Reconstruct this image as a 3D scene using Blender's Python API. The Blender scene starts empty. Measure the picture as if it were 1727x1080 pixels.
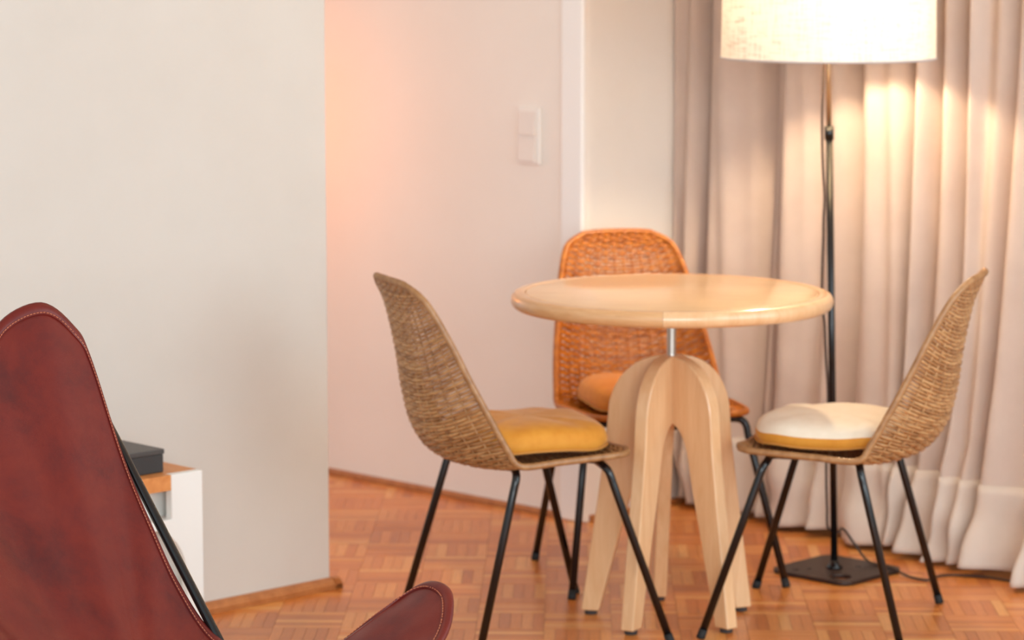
import bpy, bmesh, math, random
from mathutils import Vector, Matrix
random.seed(7)
sc = bpy.context.scene
COL = sc.collection
R = math.radians

# ------------------------------------------------------------------ camera
cam_d = bpy.data.cameras.new('camera')
cam = bpy.data.objects.new('camera', cam_d)
COL.objects.link(cam)
cam.location = (0, 0, 1.61)
cam.rotation_euler = (R(90) - math.atan(670 / 5000), 0, 0)
cam_d.sensor_fit = 'HORIZONTAL'
cam_d.sensor_width = 36.0
cam_d.lens = 5000 / 1727 * 36.0
cam_d.clip_start = 0.05
cam_d.clip_end = 60
cam_d.dof.use_dof = True
cam_d.dof.focus_distance = 5.15
cam_d.dof.aperture_fstop = 5.0
sc.camera = cam

# ------------------------------------------------------------------ world and lights
w = bpy.data.worlds.new('world'); sc.world = w
w.use_nodes = True
bg = w.node_tree.nodes['Background']
bg.inputs[0].default_value = (0.84, 0.95, 1.0, 1)
bg.inputs[1].default_value = 0.90

def area_light(name, loc, target, sx, sy, power, col):
    d = bpy.data.lights.new(name, 'AREA')
    d.shape = 'RECTANGLE'; d.size = sx; d.size_y = sy
    d.energy = power; d.color = col
    o = bpy.data.objects.new(name, d); COL.objects.link(o)
    o.location = loc
    o.rotation_euler = (Vector(target) - Vector(loc)).to_track_quat('-Z', 'Y').to_euler()
    return o
# daylight of the window to the right of the curtain, and of the window behind the camera
area_light('window_daylight_right', (2.75, 4.7, 1.6), (0.5, 7.0, 0.8), 2.3, 2.0, 40, (0.78, 0.92, 1.0))
area_light('window_daylight_behind', (1.0, -1.5, 2.0), (0.1, 7.5, 1.1), 3.4, 2.0, 195, (0.90, 0.97, 1.0))
# lamp of the hallway that opens behind the left wall
hd = bpy.data.lights.new('hallway_lamp_light', 'POINT')
hd.energy = 6.2; hd.color = (1.0, 0.26, 0.03); hd.shadow_soft_size = 0.12
ho = bpy.data.objects.new('hallway_lamp_light', hd); COL.objects.link(ho)
ho.location = (-0.98, 8.36, 1.05)

vs = sc.view_settings
vs.view_transform = 'Standard'; vs.look = 'None'; vs.gamma = 1.0; vs.use_curve_mapping = False
vs.exposure = 0.22
sc.cycles.use_denoising = True
sc.cycles.max_bounces = 8; sc.cycles.diffuse_bounces = 4; sc.cycles.glossy_bounces = 3; sc.cycles.transmission_bounces = 4

# ------------------------------------------------------------------ materials
def srgb(r, g, b):
    f = lambda c: (c / 255 / 12.92) if c / 255 <= 0.04045 else ((c / 255 + 0.055) / 1.055) ** 2.4
    return (f(r), f(g), f(b), 1)

class NT:
    def __init__(s, name):
        s.m = bpy.data.materials.new(name); s.m.use_nodes = True
        s.t = s.m.node_tree; s.n = s.t.nodes; s.l = s.t.links
        s.b = s.n['Principled BSDF']; s.out = s.n['Material Output']
    def add(s, typ, **kw):
        n = s.n.new(typ)
        for k, v in kw.items():
            if k in n.inputs: n.inputs[k].default_value = v
            else: setattr(n, k, v)
        return n
    def ln(s, a, ao, b, bi): s.l.new(a.outputs[ao], b.inputs[bi])
    def coords(s, scale=(1, 1, 1), which='Object', rot=(0, 0, 0)):
        tc = s.add('ShaderNodeTexCoord'); mp = s.add('ShaderNodeMapping')
        mp.inputs['Scale'].default_value = scale; mp.inputs['Rotation'].default_value = rot
        s.ln(tc, which, mp, 'Vector'); return mp
    def noise(s, mp, scale, detail=4, rough=0.5, dist=0.0):
        n = s.add('ShaderNodeTexNoise')
        n.inputs['Scale'].default_value = scale; n.inputs['Detail'].default_value = detail
        n.inputs['Roughness'].default_value = rough; n.inputs['Distortion'].default_value = dist
        s.ln(mp, 'Vector', n, 'Vector'); return n
    def ramp(s, src, so, stops):
        r = s.add('ShaderNodeValToRGB'); e = r.color_ramp.elements
        while len(e) < len(stops): e.new(0.5)
        for i, (p, c) in enumerate(stops): e[i].position = p; e[i].color = c
        s.ln(src, so, r, 'Fac'); return r
    def bump(s, src, so, strength, dist=0.002):
        b = s.add('ShaderNodeBump'); b.inputs['Strength'].default_value = strength
        b.inputs['Distance'].default_value = dist
        s.ln(src, so, b, 'Height'); s.ln(b, 'Normal', s.b, 'Normal'); return b
    def set(s, **kw):
        for k, v in kw.items(): s.b.inputs[k.replace('_', ' ')].default_value = v
        return s

def mat_paint(name, c1, c2, rough=0.7):
    t = NT(name); mp = t.coords()
    n = t.noise(mp, 2.2, 5, 0.6)
    r = t.ramp(n, 'Fac', [(0.3, c1), (0.75, c2)])
    t.ln(r, 'Color', t.b, 'Base Color'); t.set(Roughness=rough)
    n2 = t.noise(mp, 160, 3); t.bump(n2, 'Fac', 0.15, 0.001)
    return t.m

def mat_wood(name, c1, c2, scale=(1, 1, 14), rough=0.35, coat=0.0, sc_=6.0):
    t = NT(name); mp = t.coords(scale)
    n = t.noise(mp, sc_, 6, 0.62, 0.6)
    r = t.ramp(n, 'Fac', [(0.32, c1), (0.7, c2)])
    t.ln(r, 'Color', t.b, 'Base Color'); t.set(Roughness=rough, Coat_Weight=coat, Coat_Roughness=0.12)
    t.bump(n, 'Fac', 0.08, 0.001)
    return t.m

M = {}
M['wall'] = mat_paint('wall_paint', srgb(217, 212, 204), srgb(211, 205, 196))
M['wall_back'] = mat_paint('back_wall_paint', srgb(248, 239, 229), srgb(244, 234, 223))
M['white_trim'] = mat_paint('white_trim_paint', srgb(252, 248, 243), srgb(249, 245, 239), 0.4)
M['ceil'] = mat_paint('ceiling_paint', srgb(244, 240, 234), srgb(240, 236, 230))
M['unit_white'] = mat_paint('white_lacquer', srgb(240, 238, 232), srgb(234, 232, 226), 0.45)

# parquet slat: one tone for each slat, grain along the slat
def mat_parquet(name, sx, sy):
    t = NT(name); mp = t.coords((sx, sy, 1))
    oi = t.add('ShaderNodeObjectInfo'); ge = t.add('ShaderNodeNewGeometry')
    a = t.add('ShaderNodeMath', operation='ADD'); t.ln(oi, 'Random', a, 0); t.ln(ge, 'Random Per Island', a, 1)
    f = t.add('ShaderNodeMath', operation='FRACT'); t.ln(a, 0, f, 0)
    r = t.ramp(f, 0, [(0.0, srgb(194, 108, 42)), (0.3, srgb(212, 124, 50)), (0.6, srgb(220, 134, 58)), (0.85, srgb(227, 148, 72)), (1.0, srgb(236, 170, 96))])
    n = t.noise(mp, 9, 6, 0.65, 0.4)
    r2 = t.ramp(n, 'Fac', [(0.3, (0.80, 0.78, 0.76, 1)), (0.7, (1.06, 1.05, 1.04, 1))])
    mx = t.add('ShaderNodeMix', data_type='RGBA', blend_type='MULTIPLY')
    mx.inputs['Factor'].default_value = 1.0
    t.l.new(r.outputs['Color'], mx.inputs[6]); t.l.new(r2.outputs['Color'], mx.inputs[7])
    t.l.new(mx.outputs[2], t.b.inputs['Base Color'])
    t.set(Roughness=0.34, Coat_Weight=0.25, Coat_Roughness=0.22)
    t.bump(n, 'Fac', 0.05, 0.001)
    return t.m
M['parq_x'] = mat_parquet('parquet_grain_across', 1.5, 22)
M['parq_y'] = mat_parquet('parquet_grain_along', 22, 1.5)
M['subfloor'] = mat_wood('dark_joint_wood', srgb(140, 82, 44), srgb(156, 94, 52), (1, 1, 1))
M['skirt'] = mat_wood('skirting_oak', srgb(164, 98, 50), srgb(190, 122, 68), (6, 6, 6), 0.4)
M['birch'] = mat_wood('birch_plywood', srgb(222, 174, 126), srgb(234, 192, 146), (9, 9, 1.0), 0.30, 0.5)
M['birch_top'] = mat_wood('birch_table_top', srgb(226, 180, 128), srgb(238, 200, 150), (1.2, 12, 1), 0.28, 0.5)
M['birch_edge'] = mat_wood('birch_edge_band', srgb(212, 160, 110), srgb(226, 180, 130), (3, 3, 24), 0.32, 0.4)
M['plank'] = mat_wood('pine_plank', srgb(204, 126, 62), srgb(224, 150, 84), (8, 1.5, 8), 0.45)

def mat_wicker(name, c1, c2, c3):
    t = NT(name); mp = t.coords()
    ge = t.add('ShaderNodeNewGeometry')
    n = t.noise(mp, 55, 4, 0.6); n2 = t.noise(mp, 420, 3, 0.6)
    a = t.add('ShaderNodeMath', operation='MULTIPLY_ADD'); a.inputs[1].default_value = 0.30
    t.ln(ge, 'Random Per Island', a, 0); t.ln(n, 'Fac', a, 2)
    r = t.ramp(a, 0, [(0.35, c1), (0.6, c2), (0.85, c3)])
    t.ln(r, 'Color', t.b, 'Base Color'); t.set(Roughness=0.42, Coat_Weight=0.25, Coat_Roughness=0.3)
    t.bump(n2, 'Fac', 0.25, 0.0008)
    return t.m
M['wicker'] = mat_wicker('wicker_tan', srgb(130, 86, 48), srgb(168, 120, 74), srgb(196, 150, 100))
M['wicker_orange'] = mat_wicker('wicker_honey', srgb(146, 74, 10), srgb(184, 102, 18), srgb(208, 127, 34))
M['wicker_rim'] = mat_wicker('wicker_rim_wrap', srgb(140, 96, 56), srgb(166, 120, 76), srgb(186, 142, 96))
M['steel_black'] = NT('black_painted_steel').set(Base_Color=srgb(14, 13, 14), Roughness=0.22, Metallic=0.0, Specular_IOR_Level=0.45, Coat_Weight=0.15, Coat_Roughness=0.08).m
M['plate'] = NT('dark_steel_plate').set(Base_Color=srgb(60, 45, 39), Roughness=0.45, Metallic=0.5).m
M['rubber'] = NT('black_rubber').set(Base_Color=srgb(20, 19, 19), Roughness=0.7).m
M['chrome'] = NT('threaded_steel').set(Base_Color=srgb(205, 200, 192), Roughness=0.28, Metallic=1.0).m
M['nickel'] = NT('pale_brass').set(Base_Color=srgb(196, 172, 140), Roughness=0.35, Metallic=0.9).m
M['cord'] = NT('brown_cable').set(Base_Color=srgb(58, 38, 28), Roughness=0.55).m
M['foot'] = NT('grey_felt_pad').set(Base_Color=srgb(62, 54, 52), Roughness=0.9).m
M['switch'] = NT('white_switch_plastic').set(Base_Color=srgb(246, 238, 230), Roughness=0.35).m
M['switch2'] = NT('switch_rocker_plastic').set(Base_Color=srgb(238, 226, 216), Roughness=0.35).m
M['stitch'] = NT('tan_thread').set(Base_Color=srgb(190, 110, 78), Roughness=0.8).m
M['thread_dark'] = NT('ochre_thread').set(Base_Color=srgb(206, 140, 62), Roughness=0.85).m

def mat_cushion(name, c1, c2, sheen=0.25):
    t = NT(name); mp = t.coords()
    n = t.noise(mp, 26, 5, 0.6)
    r = t.ramp(n, 'Fac', [(0.3, c1), (0.72, c2)])
    t.ln(r, 'Color', t.b, 'Base Color')
    t.set(Roughness=0.75, Sheen_Weight=sheen, Sheen_Roughness=0.4)
    t.b.inputs['Sheen Tint'].default_value = (1, 0.86, 0.66, 1)
    n2 = t.noise(mp, 600, 2); t.bump(n2, 'Fac', 0.2, 0.0008)
    return t.m
M['ochre'] = mat_cushion('ochre_velvet', srgb(212, 138, 38), srgb(226, 156, 54))
M['orange_velvet'] = mat_cushion('amber_velvet', srgb(206, 122, 32), srgb(222, 140, 46))
M['cream'] = mat_cushion('cream_cushion_top', srgb(236, 222, 198), srgb(244, 232, 212), 0.3)  # pale cream colour for the top cover of one cushion

# leather
t = NT('oxblood_leather'); mp = t.coords()
n1 = t.noise(mp, 7.5, 8, 0.68, 0.2)
r1 = t.ramp(n1, 'Fac', [(0.30, srgb(78, 18, 19)), (0.5, srgb(104, 25, 18)), (0.72, srgb(118, 33, 20))])
t.ln(r1, 'Color', t.b, 'Base Color')
t.set(Roughness=0.40, Specular_IOR_Level=0.36, Coat_Weight=0.06, Coat_Roughness=0.25)
nv = t.add('ShaderNodeTexVoronoi'); nv.inputs['Scale'].default_value = 620
t.ln(mp, 'Vector', nv, 'Vector')
t.bump(nv, 'Distance', 0.22, 0.0007)
nr = t.noise(mp, 14, 4)
rr = t.ramp(nr, 'Fac', [(0.3, (0.34, 0.34, 0.34, 1)), (0.7, (0.5, 0.5, 0.5, 1))])
t.ln(rr, 'Color', t.b, 'Roughness')
M['leather'] = t.m

# linen curtain: woven, lets some light through
def mat_linen(name, c1, c2, trans):
    t = NT(name); mp = t.coords((1, 1, 1))
    n = t.noise(mp, 7, 4, 0.6)
    mp2 = t.coords((260, 260, 30)); n2 = t.noise(mp2, 1.0, 3)
    r = t.ramp(n, 'Fac', [(0.3, c1), (0.7, c2)])
    t.ln(r, 'Color', t.b, 'Base Color'); t.set(Roughness=0.9)
    bp = t.bump(n2, 'Fac', 0.25, 0.001)
    tr = t.add('ShaderNodeBsdfTranslucent'); t.ln(r, 'Color', tr, 'Color')
    ms = t.add('ShaderNodeMixShader'); ms.inputs[0].default_value = trans
    t.ln(t.b, 0, ms, 1); t.ln(tr, 0, ms, 2); t.ln(ms, 0, t.out, 0)
    return t.m
M['linen'] = mat_linen('beige_linen', srgb(203, 182, 169), srgb(213, 193, 180), 0.10)
M['linen_hem'] = mat_linen('beige_linen_hem', srgb(208, 191, 177), srgb(218, 202, 189), 0.04)

# lampshade: coarse cream weave
t = NT('cream_shade_weave'); mp = t.coords()
mpa = t.coords((20, 20, 260)); na = t.noise(mpa, 1.0, 2)
mpb = t.coords((260, 260, 12)); nb = t.noise(mpb, 1.0, 2)
mx = t.add('ShaderNodeMath', operation='ADD'); t.ln(na, 'Fac', mx, 0); t.ln(nb, 'Fac', mx, 1)
r = t.ramp(mx, 0, [(0.65, srgb(226, 214, 194)), (1.0, srgb(250, 242, 226))])
r.inputs['Fac'].default_value = 0.5
t.ln(r, 'Color', t.b, 'Base Color'); t.set(Roughness=0.85)
r_t = t.ramp(mx, 0, [(0.70, srgb(150, 128, 96)), (0.95, srgb(206, 190, 162)), (1.12, srgb(240, 228, 206))])
tr = t.add('ShaderNodeBsdfTranslucent'); t.ln(r_t, 'Color', tr, 'Color')
ms = t.add('ShaderNodeMixShader'); ms.inputs[0].default_value = 0.06
t.ln(t.b, 0, ms, 1); t.ln(tr, 0, ms, 2); t.ln(ms, 0, t.out, 0)
M['shade'] = t.m
M['shade_trim'] = NT('shade_binding').set(Base_Color=srgb(196, 190, 190), Roughness=0.7).m
t = NT('bulb_glow'); t.set(Base_Color=(1, 0.9, 0.75, 1))
t.b.inputs['Emission Color'].default_value = (1.0, 0.77, 0.50, 1)
t.b.inputs['Emission Strength'].default_value = 590
M['bulb'] = t.m
M['box_black'] = mat_paint('charcoal_card', srgb(46, 44, 44), srgb(56, 54, 53), 0.5)
M['box_lid'] = mat_paint('charcoal_card_lid', srgb(66, 62, 60), srgb(76, 72, 69), 0.42)

# ------------------------------------------------------------------ mesh helpers
def newmesh(name, verts, faces, mat=None, smooth=False):
    me = bpy.data.meshes.new(name)
    me.from_pydata([tuple(v) for v in verts], [], faces)
    bm = bmesh.new(); bm.from_mesh(me); bmesh.ops.recalc_face_normals(bm, faces=bm.faces); bm.to_mesh(me); bm.free()
    if smooth: me.polygons.foreach_set('use_smooth', [True] * len(me.polygons))
    if mat: me.materials.append(M[mat])
    me.update()
    return me

def link(name, me, parent=None, label=None, cat=None, group=None, kind=None, loc=None, rz=None):
    o = bpy.data.objects.new(name, me); COL.objects.link(o)
    if parent: o.parent = parent
    if label: o['label'] = label
    if cat: o['category'] = cat
    if group: o['group'] = group
    if kind: o['kind'] = kind
    if loc is not None: o.location = loc
    if rz is not None: o.rotation_euler = (0, 0, rz)
    return o

class MB:
    def __init__(s): s.v = []; s.f = []
    def add(s, v, f):
        k = len(s.v); s.v += [tuple(p) for p in v]; s.f += [tuple(i + k for i in q) for q in f]; return s
    def box(s, x0, x1, y0, y1, z0, z1):
        v = [(x0, y0, z0), (x1, y0, z0), (x1, y1, z0), (x0, y1, z0), (x0, y0, z1), (x1, y0, z1), (x1, y1, z1), (x0, y1, z1)]
        return s.add(v, [(0, 3, 2, 1), (4, 5, 6, 7), (0, 1, 5, 4), (1, 2, 6, 5), (2, 3, 7, 6), (3, 0, 4, 7)])
    def tube(s, pts, r, n=10, closed=False):
        P = [Vector(p) for p in pts]; m = len(P)
        rs = r if isinstance(r, (list, tuple)) else [r] * m
        T = []
        for i in range(m):
            a = P[(i - 1) % m] if (closed or i > 0) else P[i]
            b = P[(i + 1) % m] if (closed or i < m - 1) else P[i]
            T.append((b - a).normalized())
        ref = Vector((0, 0, 1)) if abs(T[0].z) < 0.9 else Vector((1, 0, 0))
        N = (ref - T[0] * ref.dot(T[0])).normalized()
        v = []; f = []
        for i in range(m):
            N = (N - T[i] * N.dot(T[i])).normalized(); B = T[i].cross(N)
            for k in range(n):
                a = 2 * math.pi * k / n
                v.append(P[i] + (N * math.cos(a) + B * math.sin(a)) * rs[i])
        for i in range(m if closed else m - 1):
            j = (i + 1) % m
            for k in range(n):
                l = (k + 1) % n
                f.append((i * n + k, i * n + l, j * n + l, j * n + k))
        if not closed:
            f.append(tuple(reversed(range(n)))); f.append(tuple((m - 1) * n + k for k in range(n)))
        return s.add(v, f)
    def lathe(s, prof, n=48, close_ends=True, c=(0, 0, 0)):
        v = []; f = []
        for (r, z) in prof:
            for k in range(n):
                a = 2 * math.pi * k / n
                v.append((c[0] + r * math.cos(a), c[1] + r * math.sin(a), c[2] + z))
        m = len(prof)
        for i in range(m - 1):
            for k in range(n):
                l = (k + 1) % n
                f.append((i * n + k, i * n + l, (i + 1) * n + l, (i + 1) * n + k))
        if close_ends:
            f.append(tuple(reversed(range(n)))); f.append(tuple((m - 1) * n + k for k in range(n)))
        return s.add(v, f)
    def extrude(s, poly, fn, t0, t1):
        """poly of 2D points, fn(a,b,t) -> 3D"""
        n = len(poly)
        v = [fn(a, b, t0) for a, b in poly] + [fn(a, b, t1) for a, b in poly]
        f = [tuple(range(n - 1, -1, -1)), tuple(range(n, 2 * n))]
        f += [(i, (i + 1) % n, n + (i + 1) % n, n + i) for i in range(n)]
        return s.add(v, f)
    def mesh(s, name, mat, smooth=False): return newmesh(name, s.v, s.f, mat, smooth)
    def obj(s, name, mat, parent=None, smooth=False, **kw):
        return link(name, s.mesh(name, mat, smooth), parent, **kw)

def bevel(o, w, seg=2, ang=40):
    m = o.modifiers.new('bevel', 'BEVEL'); m.width = w; m.segments = seg
    m.limit_method = 'ANGLE'; m.angle_limit = R(ang)
    return o
def smooth_by_angle(me, ang=35):
    me.polygons.foreach_set('use_smooth', [True] * len(me.polygons))
    try: me.set_sharp_from_angle(angle=R(ang))
    except Exception: pass

def catmull(pts, n, closed=False):
    """resample control points (tuples of any length) with a Catmull-Rom spline, n per span"""
    m = len(pts); out = []
    spans = m if closed else m - 1
    for i in range(spans):
        p1 = pts[i % m]; p2 = pts[(i + 1) % m]
        p0 = pts[(i - 1) % m] if (closed or i > 0) else tuple(2 * a - b for a, b in zip(p1, p2))
        p3 = pts[(i + 2) % m] if (closed or i + 2 < m) else tuple(2 * b - a for a, b in zip(p1, p2))
        for k in range(n):
            t = k / n; t2 = t * t; t3 = t2 * t
            out.append(tuple(0.5 * (2 * b + (c - a) * t + (2 * a - 5 * b + 4 * c - d) * t2 + (3 * b - a - 3 * c + d) * t3) for a, b, c, d in zip(p0, p1, p2, p3)))
    if not closed: out.append(tuple(pts[-1]))
    return out

# ------------------------------------------------------------------ setting
A1 = R(44.0); U1 = Vector((math.cos(A1), math.sin(A1), 0)); N1 = Vector((math.sin(A1), -math.cos(A1), 0))      # left wall: along, towards the room
A2 = R(-44.6); U2 = Vector((math.cos(A2), math.sin(A2), 0)); N2 = Vector((math.sin(A2), -math.cos(A2), 0))
G1 = Vector((-0.413, 7.088, 0))            # outer corner of the left skirting
HC = 2.70

floor = MB().box(-4.2, 4.2, 2.6, 11.2, -0.06, -0.004).obj('floor', 'subfloor', label='diagonal mosaic parquet floor of honey coloured wooden slats', kind='structure')
SL, NS = 0.156, 6; SW = SL / NS
cand = []
rot = R(-1.2); cr, sr = math.cos(rot), math.sin(rot)
for i in range(-27, 28):
    for j in range(-28, 29):
        cx0, cy0 = i * SL, 6.9 + j * SL
        for k in range(NS):
            if (i + j) % 2 == 0: x, y, ax = cx0, cy0 + (k - (NS - 1) / 2) * SW, 0
            else: x, y, ax = cx0 + (k - (NS - 1) / 2) * SW, cy0, 1
            X, Y = x * cr - (y - 6.9) * sr, 6.9 + x * sr + (y - 6.9) * cr
            if not (-4.1 < X < 4.1 and 2.7 < Y < 11.1): continue
            cand.append((X, Y, ax))
gap = 0.0004
def slat_geo(h): return MB().box(-SL / 2 + gap, SL / 2 - gap, -SW / 2 + gap, SW / 2 - gap, -0.004, h)
near = sorted([c for c in cand if c[1] > 6.56 and -0.73 < c[0] < 0.172 * c[1]], key=lambda c: c[1])[:300]
nearset = set(near)
for ax, mname in ((0, 'parq_x'), (1, 'parq_y')):
    # slats of the near floor: one object each
    me = slat_geo(0.0).mesh('parquet_slat', 'parq_x')
    for (X, Y, a) in near:
        if a != ax: continue
        o = link('parquet_slat', me, floor, loc=(X, Y, random.uniform(-0.0006, 0.0)))
        o.rotation_euler = (0, 0, rot + (0 if ax == 0 else math.pi / 2))
    # the rest of the floor
    mb = MB()
    for (X, Y, a) in cand:
        if a != ax or (X, Y, a) in nearset: continue
        h = random.uniform(-0.0006, 0.0)
        hx, hy = (SL / 2 - gap, SW / 2 - gap) if ax == 0 else (SW / 2 - gap, SL / 2 - gap)
        P = [(X + a1 * hx * cr - b1 * hy * sr, Y + a1 * hx * sr + b1 * hy * cr) for a1, b1 in ((-1, -1), (1, -1), (1, 1), (-1, 1))]
        mb.add([(p[0], p[1], -0.004) for p in P] + [(p[0], p[1], h) for p in P],
               [(4, 5, 6, 7), (0, 1, 5, 4), (1, 2, 6, 5), (2, 3, 7, 6), (3, 0, 4, 7)])
    link('parquet_field', newmesh('parquet_field', mb.v, mb.f, mname), floor, kind='stuff')

def wall_box(name, P, U, N, length, thick, z0, z1, mat, parent=None, **kw):
    """box whose room face starts at P, runs along U, and goes back against N"""
    c = [P, P + U * length, P + U * length - N * thick, P - N * thick]
    v = [(p.x, p.y, z0) for p in c] + [(p.x, p.y, z1) for p in c]
    return MB().add(v, [(0, 3, 2, 1), (4, 5, 6, 7), (0, 1, 5, 4), (1, 2, 6, 5), (2, 3, 7, 6), (3, 0, 4, 7)]).obj(name, mat, parent, **kw)

TS = 0.022
W1 = G1 - U1 * TS - N1 * TS          # end corner of the left wall
wl = wall_box('wall_left', W1 - U1 * 3.6, U1, N1, 3.6, 0.14, 0, HC, 'wall', label='plain off-white partition wall ending in a free vertical corner', kind='structure')
bevel(wl, 0.004, 2)
# skirting of the left wall, wraps round the free end
pts = [(0, 0), (TS, 0), (TS, 0.012), (TS * 0.75, 0.021), (TS * 0.3, 0.026), (0, 0.027)]
mb = MB()
P0 = W1 - U1 * 3.6
mb.extrude(pts, lambda a, b, q: tuple(P0 + N1 * a + U1 * q + Vector((0, 0, b))), 0, 3.6 + TS)
mb.extrude(pts, lambda a, b, q: tuple(W1 + U1 * a - N1 * q + Vector((0, 0, b))), -TS, 0.14)
mb.obj('baseboard_left', 'skirt', label='low oak skirting strip along the off-white partition wall', kind='structure')

# back wall
B0 = Vector((-0.2865, 8.344, 0)) - N2 * 0.012
Lr = (Vector((0.205, 7.946, 0)) - B0).dot(U2) + 0.035
CR = B0 + U2 * Lr                     # outer corner near the white post
wb = wall_box('wall_back', CR - U2 * 4.6, U2, N2, 4.6, 0.5, 0, HC, 'wall_back', label='pale peach back wall with a light switch beside a white post', kind='structure')
pts2 = [(0, 0), (0.012, 0), (0.012, 0.010), (0.007, 0.016), (0, 0.017)]
mb = MB(); mb.extrude(pts2, lambda a, b, q: tuple(CR - U2 * 4.6 + N2 * a + U2 * q + Vector((0, 0, b))), 0, 4.6)
mb.obj('baseboard_back', 'skirt', label='thin dark wooden strip at the foot of the back wall', kind='structure')
tr = wall_box('trim_1', CR - U2 * 0.078 + N2 * 0.016, U2, N2, 0.082, 0.016, 0, HC, 'white_trim', label='white vertical corner board on the edge of the back wall', kind='structure')
bevel(tr, 0.008, 3)
# return of the wall towards the curtain
UR = -N2
wr = wall_box('wall_return', CR + UR * 0.02, UR, U2, 0.80, 0.25, 0, HC, 'wall_back', label='narrow cream wall return between white corner board and curtain', kind='structure')
mb = MB(); mb.extrude(pts2, lambda a, b, q: tuple(CR + U2 * a + UR * q + Vector((0, 0, b))), 0.02, 0.8)
mb.obj('baseboard_return', 'skirt', label='thin dark wooden strip at the foot of the wall return', kind='structure')
# wall behind the curtain
CA = Vector((0.44, 8.27, 0)); CD = Vector((0.56, -0.828, 0)).normalized(); CN = Vector((-0.828, -0.56, 0)).normalized()
wc = wall_box('wall_window', CR + UR * 0.50, U2, N2, 3.2, 0.2, 0, HC, 'wall', label='plain wall hidden behind the long beige curtain', kind='structure')
MB().box(-4.2, 4.2, 3.6, 11.2, HC, HC + 0.1).obj('ceiling', 'ceil', label='plain white ceiling above the room', kind='structure')

# ------------------------------------------------------------------ light switch
sp = B0 + U2 * ((Vector((0.047, 8.10, 0)) - B0).dot(U2) + 0.052)
e = link('light_switch', None, None, 'white two-rocker light switch mounted on the back wall', 'light switch')
e.location = (sp.x, sp.y, 0.96); e.rotation_euler = (0, 0, A2)     # local x along wall, -y to the room
o = MB().box(-0.042, 0.042, -0.010, 0.0, 0, 0.155).obj('frame', 'switch', e); bevel(o, 0.004, 3)
for k in range(2):
    z = 0.010 + k * 0.071
    mb = MB().add([(-0.031, -0.010, z), (0.031, -0.010, z), (0.031, -0.010, z + 0.064), (-0.031, -0.010, z + 0.064),
                   (-0.031, -0.020, z), (0.031, -0.020, z), (0.031, -0.013, z + 0.064), (-0.031, -0.013, z + 0.064)],
                  [(0, 3, 2, 1), (4, 5, 6, 7), (0, 1, 5, 4), (1, 2, 6, 5), (2, 3, 7, 6), (3, 0, 4, 7)])
    bevel(mb.obj('rocker', 'switch2', e), 0.0015, 2)

# ------------------------------------------------------------------ curtain
FOLD = [(0.112, 0.02), (0.119, 0.02), (0.147, 0.005), (0.191, 0.025), (0.241, -0.05), (0.271, 0.03), (0.341, 0.035), (0.414, 0.015), (0.441, -0.03), (0.466, 0.0), (0.497, -0.03), (0.522, 0.03), (0.579, 0.03), (0.619, 0.0), (0.669, 0.025), (0.742, -0.02), (0.773, 0.03), (0.835, 0.03), (0.902, 0.02), (0.931, -0.03), (0.959, 0.035), (0.984, 0.0), (0.997, -0.015), (1.034, 0.03), (1.071, 0.0), (1.095, -0.03), (1.12, 0.035), (1.15, 0.01), (1.189, 0.02), (1.229, -0.02), (1.255, 0.03), (1.314, 0.0), (1.366, -0.03), (1.418, 0.03), (1.469, -0.02), (1.554, 0.03), (1.637, -0.02), (1.718, 0.03), (1.815, -0.02), (1.909, 0.03)]
fold = catmull(FOLD, 9)
def curtain_pt(i, z, off=0.0):
    ww, d = fold[i]
    k = 1 - z / 2.55
    a = 1.25 + 0.40 * k * k
    sway = 0.018 * math.sin(ww * 9.0 + 1.3) * k + 0.010 * math.sin(ww * 23 + z * 2.2) * k
    d2 = d * a + 0.006 * math.sin(ww * 70 + z * 3.0) * (0.4 + k) + 0.02 * k * k * math.sin(ww * 4.4 + 0.4)
    if z < 0.45:
        q = (0.45 - z) / 0.45
        d2 += 0.012 * q * math.sin(ww * 31 + z * 17) + 0.006 * q * math.sin(z * 46 + ww * 13)
    p = CA + CD * (ww + sway) + CN * (d2 + off - (-0.07 + 0.19 * ww) * (1 - math.exp(-z / 0.4)))
    return Vector((p.x, p.y, z))
def curtain_sheet(zs, off, nm, mat, parent, thick):
    n = len(fold); v = []; f = []
    for z in zs:
        for i in range(n):
            v.append(curtain_pt(i, z + (0.006 * math.sin(fold[i][0] * 21) if z < 0.05 else 0), off))
    for a in range(len(zs) - 1):
        for i in range(n - 1):
            f.append((a * n + i, a * n + i + 1, (a + 1) * n + i + 1, (a + 1) * n + i))
    o = link(nm, newmesh(nm, v, f, mat, True), parent)
    if thick:
        m = o.modifiers.new('solid', 'SOLIDIFY'); m.thickness = thick; m.offset = 0
    return o
ce = link('curtain', None, None, 'long beige linen curtain hanging in folds behind the floor lamp', 'curtain', loc=(0, 0, 0))
zs = [0.02 + 0.235 * k / 10 for k in range(10)]
curtain_sheet([0.225] + [0.25 + (2.56 - 0.25) * k / 34 for k in range(35)], 0, 'panel', 'linen', ce, 0)
curtain_sheet([0.018, 0.03, 0.05, 0.075, 0.10, 0.125, 0.15, 0.175, 0.20, 0.225], 0.003, 'hem', 'linen_hem', ce, 0.004)
a_, b_ = CA + CD * 0.15 + CN * 0.042, CA + CD * 1.95 - CN * 0.30
MB().tube([(a_.x, a_.y, 2.59), (b_.x, b_.y, 2.59)], 0.014, 12).obj('curtain_rail', 'white_trim', ce, True)

# ------------------------------------------------------------------ table
TX, TY = 0.368, 6.775
te = link('round_table', None, None, 'round light birch pedestal table between three wicker chairs', 'table', loc=(TX, TY, 0))
TR, ZT = 0.371, 0.768
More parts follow.
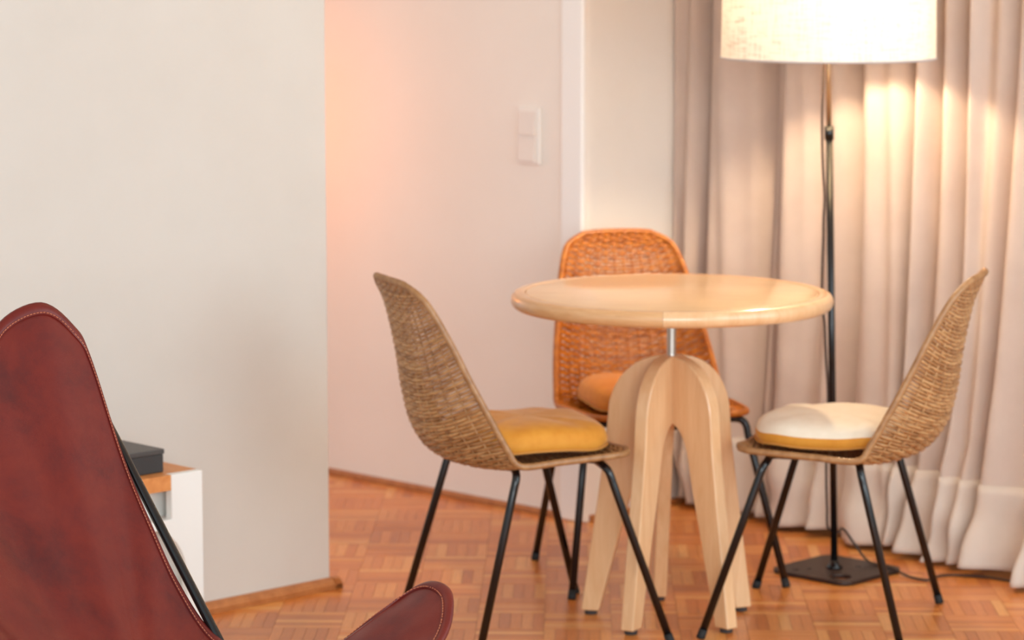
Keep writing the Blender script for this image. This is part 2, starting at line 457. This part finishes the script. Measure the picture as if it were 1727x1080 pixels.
# top: panel, bead line near the rim, rounded edge band
prof = [(0.0005, ZT - 0.030), (TR - 0.034, ZT - 0.030), (TR - 0.034, ZT - 0.003), (TR - 0.036, ZT - 0.0008), (TR - 0.039, ZT), (0.0005, ZT)]
o = MB().lathe(prof, 96).obj('tabletop', 'birch_top', te); smooth_by_angle(o.data, 30)
prof = [(TR - 0.0335, ZT - 0.032)]
for k in range(13):
    a = -math.pi / 2 + math.pi * k / 12
    prof.append((TR - 0.016 + 0.016 * math.cos(a), ZT - 0.0185 + 0.0185 * math.sin(a) + 0.0))
prof += [(TR - 0.028, ZT), (TR - 0.0325, ZT - 0.001), (TR - 0.0335, ZT - 0.004)]
NSEG = 4
for q in range(NSEG):          # the edge band is glued from four arcs
    v = []; f = []; n = 26; m = len(prof)
    a0 = R(-96) + 2 * math.pi * q / NSEG; a1 = a0 + 2 * math.pi / NSEG - 0.0015
    for k in range(n):
        a = a0 + (a1 - a0) * k / (n - 1)
        for r_, z_ in prof: v.append((r_ * math.cos(a), r_ * math.sin(a), z_))
    for k in range(n - 1):
        for j in range(m):
            l = (j + 1) % m
            f.append((k * m + j, k * m + l, (k + 1) * m + l, (k + 1) * m + j))
    f.append(tuple(range(m))); f.append(tuple(reversed(range((n - 1) * m, n * m))))
    o = link('edge_band', newmesh('edge_band', v, f, 'birch_edge' if q % 2 else 'birch'), te); smooth_by_angle(o.data, 50)
# steel screw
pr = [(0.0105, 0.600)]
z = 0.605
while z < 0.732:
    pr += [(0.0112, z), (0.0098, z + 0.002)]; z += 0.004
pr += [(0.0105, 0.736)]
MB().lathe(pr, 20).obj('threaded_rod', 'chrome', te, True)
MB().lathe([(0.055, 0.7305), (0.06, 0.7325), (0.06, 0.7365), (0.055, 0.7375)], 32).obj('flange', 'chrome', te)
# five plywood fins
outer = catmull([(0.0, 0.622), (0.035, 0.620), (0.080, 0.603), (0.117, 0.568), (0.140, 0.520), (0.147, 0.470), (0.151, 0.420), (0.160, 0.350)], 5)
inner = catmull([(0.112, 0.22), (0.086, 0.32), (0.072, 0.385), (0.056, 0.430), (0.031, 0.458), (0.0, 0.466)], 4)
poly = outer + [(0.208, 0.010), (0.166, 0.010)] + inner
TH = 0.0165
for k in range(5):
    ang = R(90) - R(-5 + 72 * k)
    c, s_ = math.cos(ang), math.sin(ang)
    mb = MB().extrude(poly, lambda a, b, q: (a * c - q * s_, a * s_ + q * c, b), -TH, TH)
    o = mb.obj('leg', 'birch', te); bevel(o, 0.004, 3, 50)
    mb = MB().lathe([(0.014, 0.0), (0.015, 0.002), (0.015, 0.010), (0.014, 0.0105)], 16, c=(0.187 * c, 0.187 * s_, 0))
    mb.obj('foot_pad', 'foot', o)

# ------------------------------------------------------------------ wicker chairs
RIM = [(0.174, 0.135, 0.425), (0.158, 0.178, 0.425), (0.115, 0.200, 0.424), (-0.020, 0.213, 0.420), (-0.115, 0.217, 0.418), (-0.145, 0.213, 0.455), (-0.185, 0.203, 0.530), (-0.225, 0.188, 0.610), (-0.262, 0.173, 0.690), (-0.300, 0.152, 0.765), (-0.322, 0.132, 0.798), (-0.343, 0.088, 0.820)]
CEN = [(0.168, 0.420), (0.145, 0.413), (0.100, 0.402), (-0.040, 0.394), (-0.155, 0.397), (-0.226, 0.420), (-0.270, 0.475), (-0.292, 0.555), (-0.302, 0.640), (-0.319, 0.735), (-0.335, 0.785), (-0.352, 0.823)]
PER = 20
rimc = catmull(RIM, PER); cenc = catmull(CEN, PER)
NV = len(rimc) - 1
# arc length of the mean line, to space the rows evenly
acc = [0.0]
for i in range(NV):
    a = Vector((cenc[i][0], 0, cenc[i][1])); b = Vector((cenc[i + 1][0], 0, cenc[i + 1][1]))
    a2 = Vector(rimc[i]); b2 = Vector(rimc[i + 1])
    acc.append(acc[-1] + 0.5 * ((b - a).length + (b2 - a2).length))
TOT = acc[-1]
def at_arc(x):
    x = min(max(x, 0.0), TOT)
    lo, hi = 0, NV
    while hi - lo > 1:
        m = (lo + hi) // 2
        if acc[m] <= x: lo = m
        else: hi = m
    t = (x - acc[lo]) / (acc[hi] - acc[lo] + 1e-9)
    mixf = lambda p, q: tuple(a + (b - a) * t for a, b in zip(p, q))
    return mixf(rimc[lo], rimc[hi]), mixf(cenc[lo], cenc[hi])
def shell_pt(u, x):
    r, c = at_arc(x); k = abs(u) ** 2.4
    return Vector((c[0] + (r[0] - c[0]) * k, r[1] * u, c[1] + (r[2] - c[1]) * k))
def shell_nrm(u, x):
    du = shell_pt(min(u + 0.02, 1), x) - shell_pt(max(u - 0.02, -1), x)
    dx = shell_pt(u, x + 0.004) - shell_pt(u, x - 0.004)
    n = du.cross(dx)
    return n.normalized() if n.length > 1e-9 else Vector((0, 0, 1))
NST = 13                              # gaps between the stakes
def build_weave():
    mb = MB(); rows = int(TOT / 0.0086)
    for j in range(1, rows):
        x = TOT * j / rows
        pts = []; n = NST * 4
        for i in range(n + 1):
            u = -1 + 2 * i / n
            p = shell_pt(u, x); nn = shell_nrm(u, x)
            ph = math.cos(math.pi * (i / 4.0)) * (1 if j % 2 else -1)
            pts.append(p + nn * (0.0026 * ph - 0.0032 * (abs(math.sin(math.pi * i / 4.0)) - 0.5)) + Vector((0, 0, random.uniform(-0.0004, 0.0004))))
        mb.tube(pts, 0.0041 * random.uniform(0.92, 1.06), 5)
    return newmesh('woven_shell', mb.v, mb.f, 'wicker', True)
def build_stakes():
    mb = MB()
    for k in range(1, NST):
        u = -1 + 2 * (k) / NST
        mb.tube([shell_pt(u, TOT * q / 60) for q in range(61)], 0.0026, 5)
    return newmesh('stakes', mb.v, mb.f, 'wicker', True)
def rim_path():
    right = [shell_pt(1, TOT * q / 70) for q in range(71)]
    left = [shell_pt(-1, TOT * q / 70) for q in range(71)]
    top = [shell_pt(1 - 2 * q / 14, TOT) for q in range(1, 14)]
    front = [shell_pt(-1 + 2 * q / 14, 0) for q in range(1, 14)]
    return right + top + left[::-1] + front
def build_rim():
    pts = rim_path(); m = len(pts); mb = MB()
    # wrapped cane: fine ridges along the rim
    P = []; r = []
    for i in range(m):
        a = pts[i]; b = pts[(i + 1) % m]; n = max(2, int((b - a).length / 0.0022))
        for k in range(n):
            P.append(a + (b - a) * (k / n)); r.append(0.0084 if len(P) % 2 else 0.0074)
    if len(P) % 2: P.pop(); r.pop()
    mb.tube(P, r, 8, True)
    return newmesh('rim', mb.v, mb.f, 'wicker_rim', True)

LEGS = [((0.105, 0.130, 0.402), (0.098, 0.185, 0.400), (0.104, 0.203, 0.388), (0.228, 0.272, 0.0)),
        ((-0.105, 0.150, 0.402), (-0.116, 0.190, 0.400), (-0.122, 0.206, 0.388), (-0.228, 0.246, 0.0))]
def leg_pts(L, sg):
    a, b, c, d = [Vector((p[0], p[1] * sg, p[2])) for p in L]
    dirn = (d - c).normalized()
    mid = [tuple(a), tuple(b), tuple(c), tuple(c + dirn * 0.03)]
    cv = catmull(mid, 5)
    return [Vector(p) for p in cv] + [d]
chair_parts = []
chair_parts.append(('woven_shell', build_weave(), 'stuff', 'weave'))
chair_parts.append(('stakes', build_stakes(), 'stuff', 'weave'))
chair_parts.append(('rim', build_rim(), None, 'rim'))
for L in LEGS:
    for sg in (1, -1):
        P = leg_pts(L, sg)
        me = MB().tube(P, 0.0092, 12).mesh('leg', 'steel_black', True)
        d = P[-1]; dirn = (P[-1] - P[-2]).normalized()
        cap = MB().tube([d - dirn * 0.022, d - dirn * 0.002, d], [0.0100, 0.0105, 0.0095], 12).mesh('foot_cap', 'rubber', True)
        chair_parts.append(('leg', me, None, ('foot_cap', cap)))
mb = MB()
for L in LEGS:
    a = L[0]
    mb.tube([(a[0], a[1], 0.402), (a[0], 0, 0.384), (a[0], -a[1], 0.402)], 0.0075, 10)
mb.tube([(0.105, 0.06, 0.391), (-0.105, 0.06, 0.391)], 0.0065, 10)
mb.tube([(0.105, -0.06, 0.391), (-0.105, -0.06, 0.391)], 0.0065, 10)
chair_parts.append(('seat_frame', mb.mesh('seat_frame', 'steel_black', True), None, None))

def make_chair(label, loc, ang, weave=None, rim=None):
    e = link('wicker_chair', None, None, label, 'chair', 'wicker chairs around the round table', loc=loc, rz=R(ang))
    for nm, me, kind, extra in chair_parts:
        o = link(nm, me, e, kind=kind)
        over = weave if extra == 'weave' else rim if extra == 'rim' else None
        if over:
            o.material_slots[0].link = 'OBJECT'; o.material_slots[0].material = M[over]
        if isinstance(extra, tuple): link(extra[0], extra[1], o)
    return e
CH = [((0.045, 6.697, 0), 22), ((0.728, 6.760, 0), 162), ((0.352, 7.250, 0), -76)]
make_chair('tan wicker chair seen from its side at the left of the table', *CH[0])
make_chair('tan wicker chair beside the floor lamp and long curtain', *CH[1])
make_chair('honey orange wicker chair behind the table, facing the camera', *CH[2], weave='wicker_orange', rim='wicker_orange')

# seat cushions
def cushion(label, loc, ang, mats, h=0.064):
    e = link('seat_cushion', None, None, label, 'cushion', 'seat cushions of the wicker chairs', loc=loc, rz=R(ang))
    hx, hy = 0.178, 0.176
    def sup(a, f):
        c, s = math.cos(a), math.sin(a); p = 2 / 3.2
        return (hx * f * math.copysign(abs(c) ** p, c), hy * f * math.copysign(abs(s) ** p, s))
    n = 64
    def ringset(prof):
        v = []; f = []
        for fr, z in prof:
            for k in range(n):
                x, y = sup(2 * math.pi * k / n, fr)
                wob = 0.002 * math.sin(3 * k * 2 * math.pi / n + 1) + 0.002 * math.sin(7 * k * 2 * math.pi / n)
                zz = z + wob * (1 if fr > 0.3 else fr)
                v.append((x - 0.012, y, zz))
        for i in range(len(prof) - 1):
            for k in range(n):
                l = (k + 1) % n
                f.append((i * n + k, i * n + l, (i + 1) * n + l, (i + 1) * n + k))
        return v, f
    top = [(0.975, h * 0.50), (0.955, h * 0.66), (0.91, h * 0.80), (0.82, h * 0.92), (0.66, h * 1.0), (0.45, h * 1.04), (0.2, h * 1.05), (0.01, h * 1.05)]
    side = [(0.01, 0.0), (0.6, 0.001), (0.88, 0.002), (0.95, 0.006), (0.985, h * 0.22), (0.985, h * 0.40), (0.975, h * 0.50)]
    v, f = ringset(top); link('top_cover', newmesh('top_cover', v, f, mats[0], True), e)
    v, f = ringset(side); link('side_band', newmesh('side_band', v, f, mats[1], True), e)
    mb = MB(); P = []
    for k in range(n):
        x, y = sup(2 * math.pi * k / n, 0.985)
        wob = 0.002 * math.sin(3 * k * 2 * math.pi / n + 1) + 0.002 * math.sin(7 * k * 2 * math.pi / n)
        P.append((x - 0.012, y, h * 0.14 + wob))
    mb.tube(P, 0.0026, 6, True); mb.obj('piping', 'thread_dark', e, True)
    return e
def seat_spot(c, ang, dz=0.4275):
    (x, y, z), a = c, R(ang)
    return (x - 0.008 * math.cos(a), y - 0.008 * math.sin(a), dz)
cushion('ochre velvet cushion on the left wicker chair', seat_spot(CH[0][0], 22), 22, ('ochre', 'ochre'))
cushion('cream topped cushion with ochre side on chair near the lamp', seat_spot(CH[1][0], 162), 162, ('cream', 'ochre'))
cushion('amber orange cushion on the chair behind the table', seat_spot(CH[2][0], -76), -76, ('orange_velvet', 'orange_velvet'))

# ------------------------------------------------------------------ floor lamp
LX, LY = 0.812, 7.265
le = link('floor_lamp', None, None, 'floor lamp with lit cream drum shade and black pole before the curtain', 'floor lamp', loc=(LX, LY, 0))
def curve2d(splines, thick, name, mat, parent, loc=(0, 0, 0), rz=0):
    cu = bpy.data.curves.new(name, 'CURVE'); cu.dimensions = '2D'; cu.fill_mode = 'BOTH'; cu.extrude = thick / 2
    cu.bevel_depth = 0.001; cu.bevel_resolution = 1
    for pts in splines:
        sp = cu.splines.new('POLY'); sp.points.add(len(pts) - 1); sp.use_cyclic_u = True
        for p, q in zip(sp.points, pts): p.co = (q[0], q[1], 0, 1)
    tmp = bpy.data.objects.new('tmp', cu); COL.objects.link(tmp)
    dg = bpy.context.evaluated_depsgraph_get(); dg.update()
    me = bpy.data.meshes.new_from_object(tmp.evaluated_get(dg))
    bpy.data.objects.remove(tmp); bpy.data.curves.remove(cu)
    me.name = name; me.materials.clear(); me.materials.append(M[mat])
    return link(name, me, parent, loc=loc, rz=rz)
def rsq(h, r, n=8):
    out = []
    for cx_, cy_, a0 in ((h - r, h - r, 0), (-h + r, h - r, 90), (-h + r, -h + r, 180), (h - r, -h + r, 270)):
        for k in range(n + 1):
            a = R(a0 + 90 * k / n); out.append((cx_ + r * math.cos(a), cy_ + r * math.sin(a)))
    return out
def ell(cx_, cy_, rx, ry, rot_=0, n=24):
    out = []
    for k in range(n):
        a = -2 * math.pi * k / n; x, y = rx * math.cos(a), ry * math.sin(a)
        out.append((cx_ + x * math.cos(rot_) - y * math.sin(rot_), cy_ + x * math.sin(rot_) + y * math.cos(rot_)))
    return out
curve2d([rsq(0.121, 0.035), ell(-0.070, -0.067, 0.028, 0.028), ell(-0.088, 0.06, 0.009, 0.009), ell(0.05, -0.03, 0.007, 0.007), ell(-0.055, 0.045, 0.007, 0.007)], 0.008, 'base_plate', 'plate', le, (0, 0, 0.0055), R(46))
top = Vector((-0.039, 0.005, 1.30)); base = Vector((-0.006, 0.0, 0.010))
j = base.lerp(top, 0.845)
MB().lathe([(0.020, 0.0095), (0.020, 0.016), (0.012, 0.022), (0.0115, 0.03)], 20, c=(base.x, base.y, 0)).obj('pole_collar', 'steel_black', le, True)
MB().tube([base, j], 0.0088, 14).obj('pole', 'steel_black', le, True)
MB().tube([j - (top - base).normalized() * 0.018, j + (top - base).normalized() * 0.016], 0.0118, 14).obj('pole_clamp', 'steel_black', le, True)
MB().tube([j, top, top + Vector((0, 0, 0.06))], 0.0066, 12).obj('upper_rod', 'nickel', le, True)
sx, sy = top.x, top.y
SB, ST, SRd = 1.283, 1.66, 0.262
v = []; f = []; n = 96
for z in [SB + (ST - SB) * q / 6 for q in range(7)]:
    for k in range(n):
        a = 2 * math.pi * k / n; rr_ = SRd - 0.006 * (z - SB) / (ST - SB)
        v.append((sx + rr_ * math.cos(a), sy + rr_ * math.sin(a), z))
for q in range(6):
    for k in range(n):
        l = (k + 1) % n; f.append((q * n + k, q * n + l, (q + 1) * n + l, (q + 1) * n + k))
sh = link('lamp_shade', newmesh('lamp_shade', v, f, 'shade', True), le)
for z, r_ in ((SB, SRd), (ST, SRd - 0.006)):
    mb = MB(); mb.tube([(sx + r_ * math.cos(2 * math.pi * k / 72), sy + r_ * math.sin(2 * math.pi * k / 72), z) for k in range(72)], 0.0026, 6, True)
    mb.obj('shade_binding', 'shade_trim', sh, True)
mb = MB()
for k in range(3):
    a = R(20 + 120 * k)
    mb.tube([(sx, sy, ST - 0.03), (sx + (SRd - 0.008) * math.cos(a), sy + (SRd - 0.008) * math.sin(a), ST - 0.004)], 0.002, 6)
mb.tube([(sx, sy, 1.40), (sx, sy, ST - 0.03)], 0.002, 6)
mb.obj('shade_spider', 'nickel', sh, True)
MB().lathe([(0.012, 1.355), (0.019, 1.36), (0.019, 1.42), (0.014, 1.43)], 20, c=(sx, sy, 0)).obj('bulb_socket', 'nickel', le, True)
MB().lathe([(0.013, 1.431), (0.020, 1.452), (0.029, 1.475), (0.031, 1.492), (0.027, 1.510), (0.014, 1.522), (0.002, 1.525)], 20, c=(sx, sy, 0)).obj('light_bulb', 'bulb', le, True)
# cord: down along the pole, a loop by the base, then over the floor to the curtain
pp = []
for k in range(26):
    q = k / 25; p = top.lerp(base, q)
    off = -0.010 - 0.008 * abs(math.sin(q * 9.5)) - (0.006 if 0.3 < q < 0.5 else 0)
    pp.append((p.x + off, p.y - 0.006, max(p.z, 0.10)) if k < 24 else None)
pp = [p for p in pp if p and p[2] > 0.11]
tail = [(0.004, 0.03, 0.095), (0.02, 0.05, 0.10), (0.05, 0.06, 0.06), (0.085, 0.04, 0.018), (0.13, -0.005, 0.015), (0.150, -0.03, 0.008), (0.175, -0.075, 0.004), (0.205, -0.105, 0.004), (0.225, -0.10, 0.004), (0.245, -0.065, 0.004), (0.285, -0.05, 0.004), (0.36, -0.075, 0.004), (0.43, -0.13, 0.004), (0.47, -0.16, 0.004)]
MB().tube(catmull(pp + tail, 6), 0.0031, 8).obj('power_cord', 'cord', le, True)

# ------------------------------------------------------------------ low white shelf with box
PU = G1 + N1 * 0.310 - U1 * 0.669        # front right corner
UW, UD, UH = 0.90, 0.305, 0.42
ue = link('low_shelf_unit', None, None, 'low white shelf with arched openings and wooden top by the wall', 'shelf', loc=(PU.x, PU.y, 0), rz=A1)
# local x along the wall (unit runs to -x), local y to the wall
def fr(a, b, q): return (-a, q, b)
hw = UW / 2
polyF = []
def bay(x0, x1):
    p = [(x0, 0), (x0, UH), (x0 + 0.085, UH), (x0 + 0.085, 0.322), (x1 - 0.085, 0.322), (x1 - 0.085, UH), (x1, UH), (x1, 0), (x1 - 0.045, 0)]
    cx_, rx, rz_ = x1 - 0.045, 0.095, 0.12
    for k in range(0, 9):
        a = R(90 * k / 8); p.append((x1 - 0.045 - rx * (1 - math.cos(a)), 0.302 - rz_ * (1 - math.sin(a))))
    for k in range(8, -1, -1):
        a = R(90 * k / 8); p.append((x0 + 0.045 + rx * (1 - math.cos(a)), 0.302 - rz_ * (1 - math.sin(a))))
    p.append((x0 + 0.045, 0)); return p
for x0 in (0, hw):
    o = MB().extrude(bay(x0, x0 + hw), fr, 0.0, 0.022).obj('front_panel', 'unit_white', ue); bevel(o, 0.0015, 1)
mb = MB().box(-0.022, 0.0, 0.022, UD, 0, UH - 0.034).obj('side_panel', 'unit_white', ue)
mb = MB().box(-UW, -UW + 0.022, 0.022, UD, 0, UH - 0.034).obj('side_panel', 'unit_white', ue)
MB().box(-hw - 0.011, -hw + 0.011, 0.022, 0.055, 0, UH - 0.034).obj('divider', 'unit_white', ue)
MB().box(-UW + 0.022, -0.022, 0.055, 0.067, 0, UH - 0.034).obj('back_panel', 'unit_white', ue)
for a, b in ((-UW + 0.022, -hw - 0.011), (-hw + 0.011, -0.022)):
    MB().box(a, b, 0.022, 0.055, 0.302, 0.320).obj('shelf_board', 'unit_white', ue)
MB().box(-UW, 0, 0.0225, UD, UH - 0.034, UH).obj('wooden_top', 'plank', ue)
for k in range(2):
    a = -hw + 0.085 if k == 0 else -UW + 0.085
    b = -0.085 if k == 0 else -hw - 0.085
    MB().box(a, b, 0.002, 0.0222, UH - 0.034, UH).obj('top_front_edge', 'plank', ue)

# flat black box on top
Pb = Vector((-0.758, 6.374, 0))
be = link('flat_box', None, None, 'flat charcoal box with a lid lying on the wooden shelf top', 'box', loc=(Pb.x, Pb.y, UH + 0.0005), rz=A1)
bevel(MB().box(-0.33, -0.002, 0.002, 0.198, 0, 0.040).obj('tray', 'box_black', be), 0.002, 2)
bevel(MB().box(-0.332, 0, 0, 0.20, 0.0405, 0.052).obj('lid', 'box_lid', be), 0.002, 2)

# ------------------------------------------------------------------ butterfly chair
FD = Vector((0.874, -0.487, 0)).normalized()
se = link('butterfly_chair', None, None, 'oxblood leather sling chair on thin black rods in the foreground', 'chair', loc=(-0.65, 4.64, 0), rz=math.atan2(FD.y, FD.x))
half = [(-0.335, 0.0, 0.700), (-0.370, 0.110, 0.745), (-0.408, 0.205, 0.850), (-0.428, 0.280, 0.922), (-0.400, 0.360, 0.949), (-0.366, 0.405, 0.905), (-0.336, 0.410, 0.855), (-0.246, 0.372, 0.705), (-0.155, 0.332, 0.590), (-0.080, 0.306, 0.498), (0.010, 0.284, 0.420), (0.120, 0.275, 0.388), (0.215, 0.290, 0.400), (0.316, 0.340, 0.486), (0.356, 0.378, 0.522), (0.400, 0.372, 0.534), (0.444, 0.338, 0.520), (0.472, 0.262, 0.474), (0.470, 0.130, 0.425), (0.462, 0.0, 0.410)]
ctrl = half + [(a, -b, z) for a, b, z in half[-2:0:-1]]
outl = [Vector(p) for p in catmull(ctrl, 7, True)]
NO = len(outl)
CC = Vector((0.10, 0.0, 0.335))
def sling(i, r):
    o = outl[i % NO]; d = o - CC
    return Vector((CC.x + d.x * r, CC.y + d.y * r, CC.z + d.z * r ** 1.62))
def sling_n(i, r):
    du = sling(i + 1, r) - sling(i - 1, r)
    dr = sling(i, min(r + 0.01, 1)) - sling(i, r - 0.01)
    n = dr.cross(du).normalized()
    return n if n.z > -0.2 else -n
rings = [0.04 + 0.96 * (k / 30) ** 0.8 for k in range(31)]
v = [CC]; f = []
for r_ in rings:
    for i in range(NO): v.append(sling(i, r_))
for i in range(NO): f.append((0, 1 + i, 1 + (i + 1) % NO))
for k in range(len(rings) - 1):
    for i in range(NO):
        l = (i + 1) % NO
        f.append((1 + k * NO + i, 1 + k * NO + l, 1 + (k + 1) * NO + l, 1 + (k + 1) * NO + i))
so = link('leather_sling', newmesh('leather_sling', v, f, 'leather', True), se)
m = so.modifiers.new('solid', 'SOLIDIFY'); m.thickness = 0.004; m.offset = 0
# folded hem along the edge
v = []; f = []; HW_ = 0.017
prf = [(HW_, 0.0022), (HW_ * 0.98, 0.0042), (0.006, 0.0050), (0.0, 0.0036), (-0.003, 0.0), (-0.001, -0.004), (0.004, -0.0052), (HW_, -0.0046)]
for i in range(NO):
    d = (outl[i] - CC).length; nn = sling_n(i, 0.985)
    for ins, up in prf:
        rr_ = 1 - max(ins, 0) / d
        p = sling(i, rr_) + nn * up
        if ins < 0: p += (outl[i] - sling(i, 0.97)).normalized() * (-ins)
        v.append(p)
K = len(prf)
for i in range(NO):
    l = (i + 1) % NO
    for k in range(K - 1): f.append((i * K + k, i * K + k + 1, l * K + k + 1, l * K + k))
link('hem', newmesh('hem', v, f, 'leather', True), so)
# stitching: short dashes along the hem
path = []
for i in range(NO):
    d = (outl[i] - CC).length; nn = sling_n(i, 0.985)
    path.append(sling(i, 1 - 0.0145 / d) + nn * 0.0050)
mb = MB(); carry = 0.0
for i in range(NO):
    a, b = path[i], path[(i + 1) % NO]; L = (b - a).length; x = -carry
    while x < L:
        if x >= 0:
            p = a + (b - a) * (x / L); q = a + (b - a) * min((x + 0.0045) / L, 1.15)
            mb.tube([p, q], 0.0009, 4)
        x += 0.0065
    carry = -(x - L)
link('stitching', newmesh('stitching', mb.v, mb.f, 'stitch'), so, kind='stuff')
# pockets behind the four tips
def near_tip(p): return min(range(NO), key=lambda i: (outl[i] - Vector(p)).length)
for tp in ((-0.405, 0.34, 0.945), (-0.405, -0.34, 0.945), (0.41, 0.36, 0.53), (0.41, -0.36, 0.53)):
    c0 = near_tip(tp); span = 17; v = []; f = []; cols = 2 * span + 1; rows = 9
    for q in range(rows):
        r_ = 0.76 + 0.24 * q / (rows - 1)
        for k in range(-span, span + 1):
            i = (c0 + k) % NO
            edge = 1 - (abs(k) / span) ** 4
            bul = 0.030 * edge * (1 - (q / (rows - 1)) ** 3) + 0.004
            v.append(sling(i, r_) - sling_n(i, min(r_, 0.985)) * bul)
    for q in range(rows - 1):
        for k in range(cols - 1):
            f.append((q * cols + k, q * cols + k + 1, (q + 1) * cols + k + 1, (q + 1) * cols + k))
    o = link('pocket', newmesh('pocket', v, f, 'leather', True), so)
    m = o.modifiers.new('solid', 'SOLIDIFY'); m.thickness = 0.003; m.offset = 0
# rods
RR = 0.0085
for sg in (1, -1):
    bt = [(-0.405, 0.395 * sg, 0.895), (-0.437, 0.350 * sg, 0.915), (-0.455, 0.300 * sg, 0.885)]
    ff = (0.345, 0.205 * sg, RR); bb = (-0.33, 0.25 * sg, RR)
    q = Vector((0.014, 0.276 * sg, 0.410))
    P = [ff, bt[0]] + [bt[1], bt[2], bb]
    MB().tube([Vector(p) for p in [ff, (0.017, 0.287 * sg, 0.413), (-0.249, 0.384 * sg, 0.696), (-0.36, 0.412 * sg, 0.83), bt[0]]], RR, 12).obj('frame_rod', 'steel_black', se, True)
    MB().tube([Vector(p) for p in catmull([bt[0], bt[1], bt[2]], 6)], RR, 12).obj('frame_rod', 'steel_black', se, True)
    MB().tube([Vector(bt[2]), Vector(bb)], RR, 12).obj('frame_rod', 'steel_black', se, True)
    ft = [(0.385, 0.365 * sg, 0.500), (0.415, 0.355 * sg, 0.505), (0.440, 0.315 * sg, 0.490)]
    MB().tube([Vector(bb) + Vector((0.02, 0, 0)), Vector((0.12, 0.285 * sg, 0.30)), Vector(ft[0])], RR, 12).obj('frame_rod', 'steel_black', se, True)
    MB().tube([Vector(p) for p in catmull(ft, 6)], RR, 12).obj('frame_rod', 'steel_black', se, True)
    MB().tube([Vector(ft[2]), Vector(ff) + Vector((0.02, 0, 0))], RR, 12).obj('frame_rod', 'steel_black', se, True)
for x, y in ((0.345, 0.205), (-0.33, 0.25)):
    MB().tube([(x, -y, RR), (x, y, RR)], RR, 12).obj('floor_rod', 'steel_black', se, True)
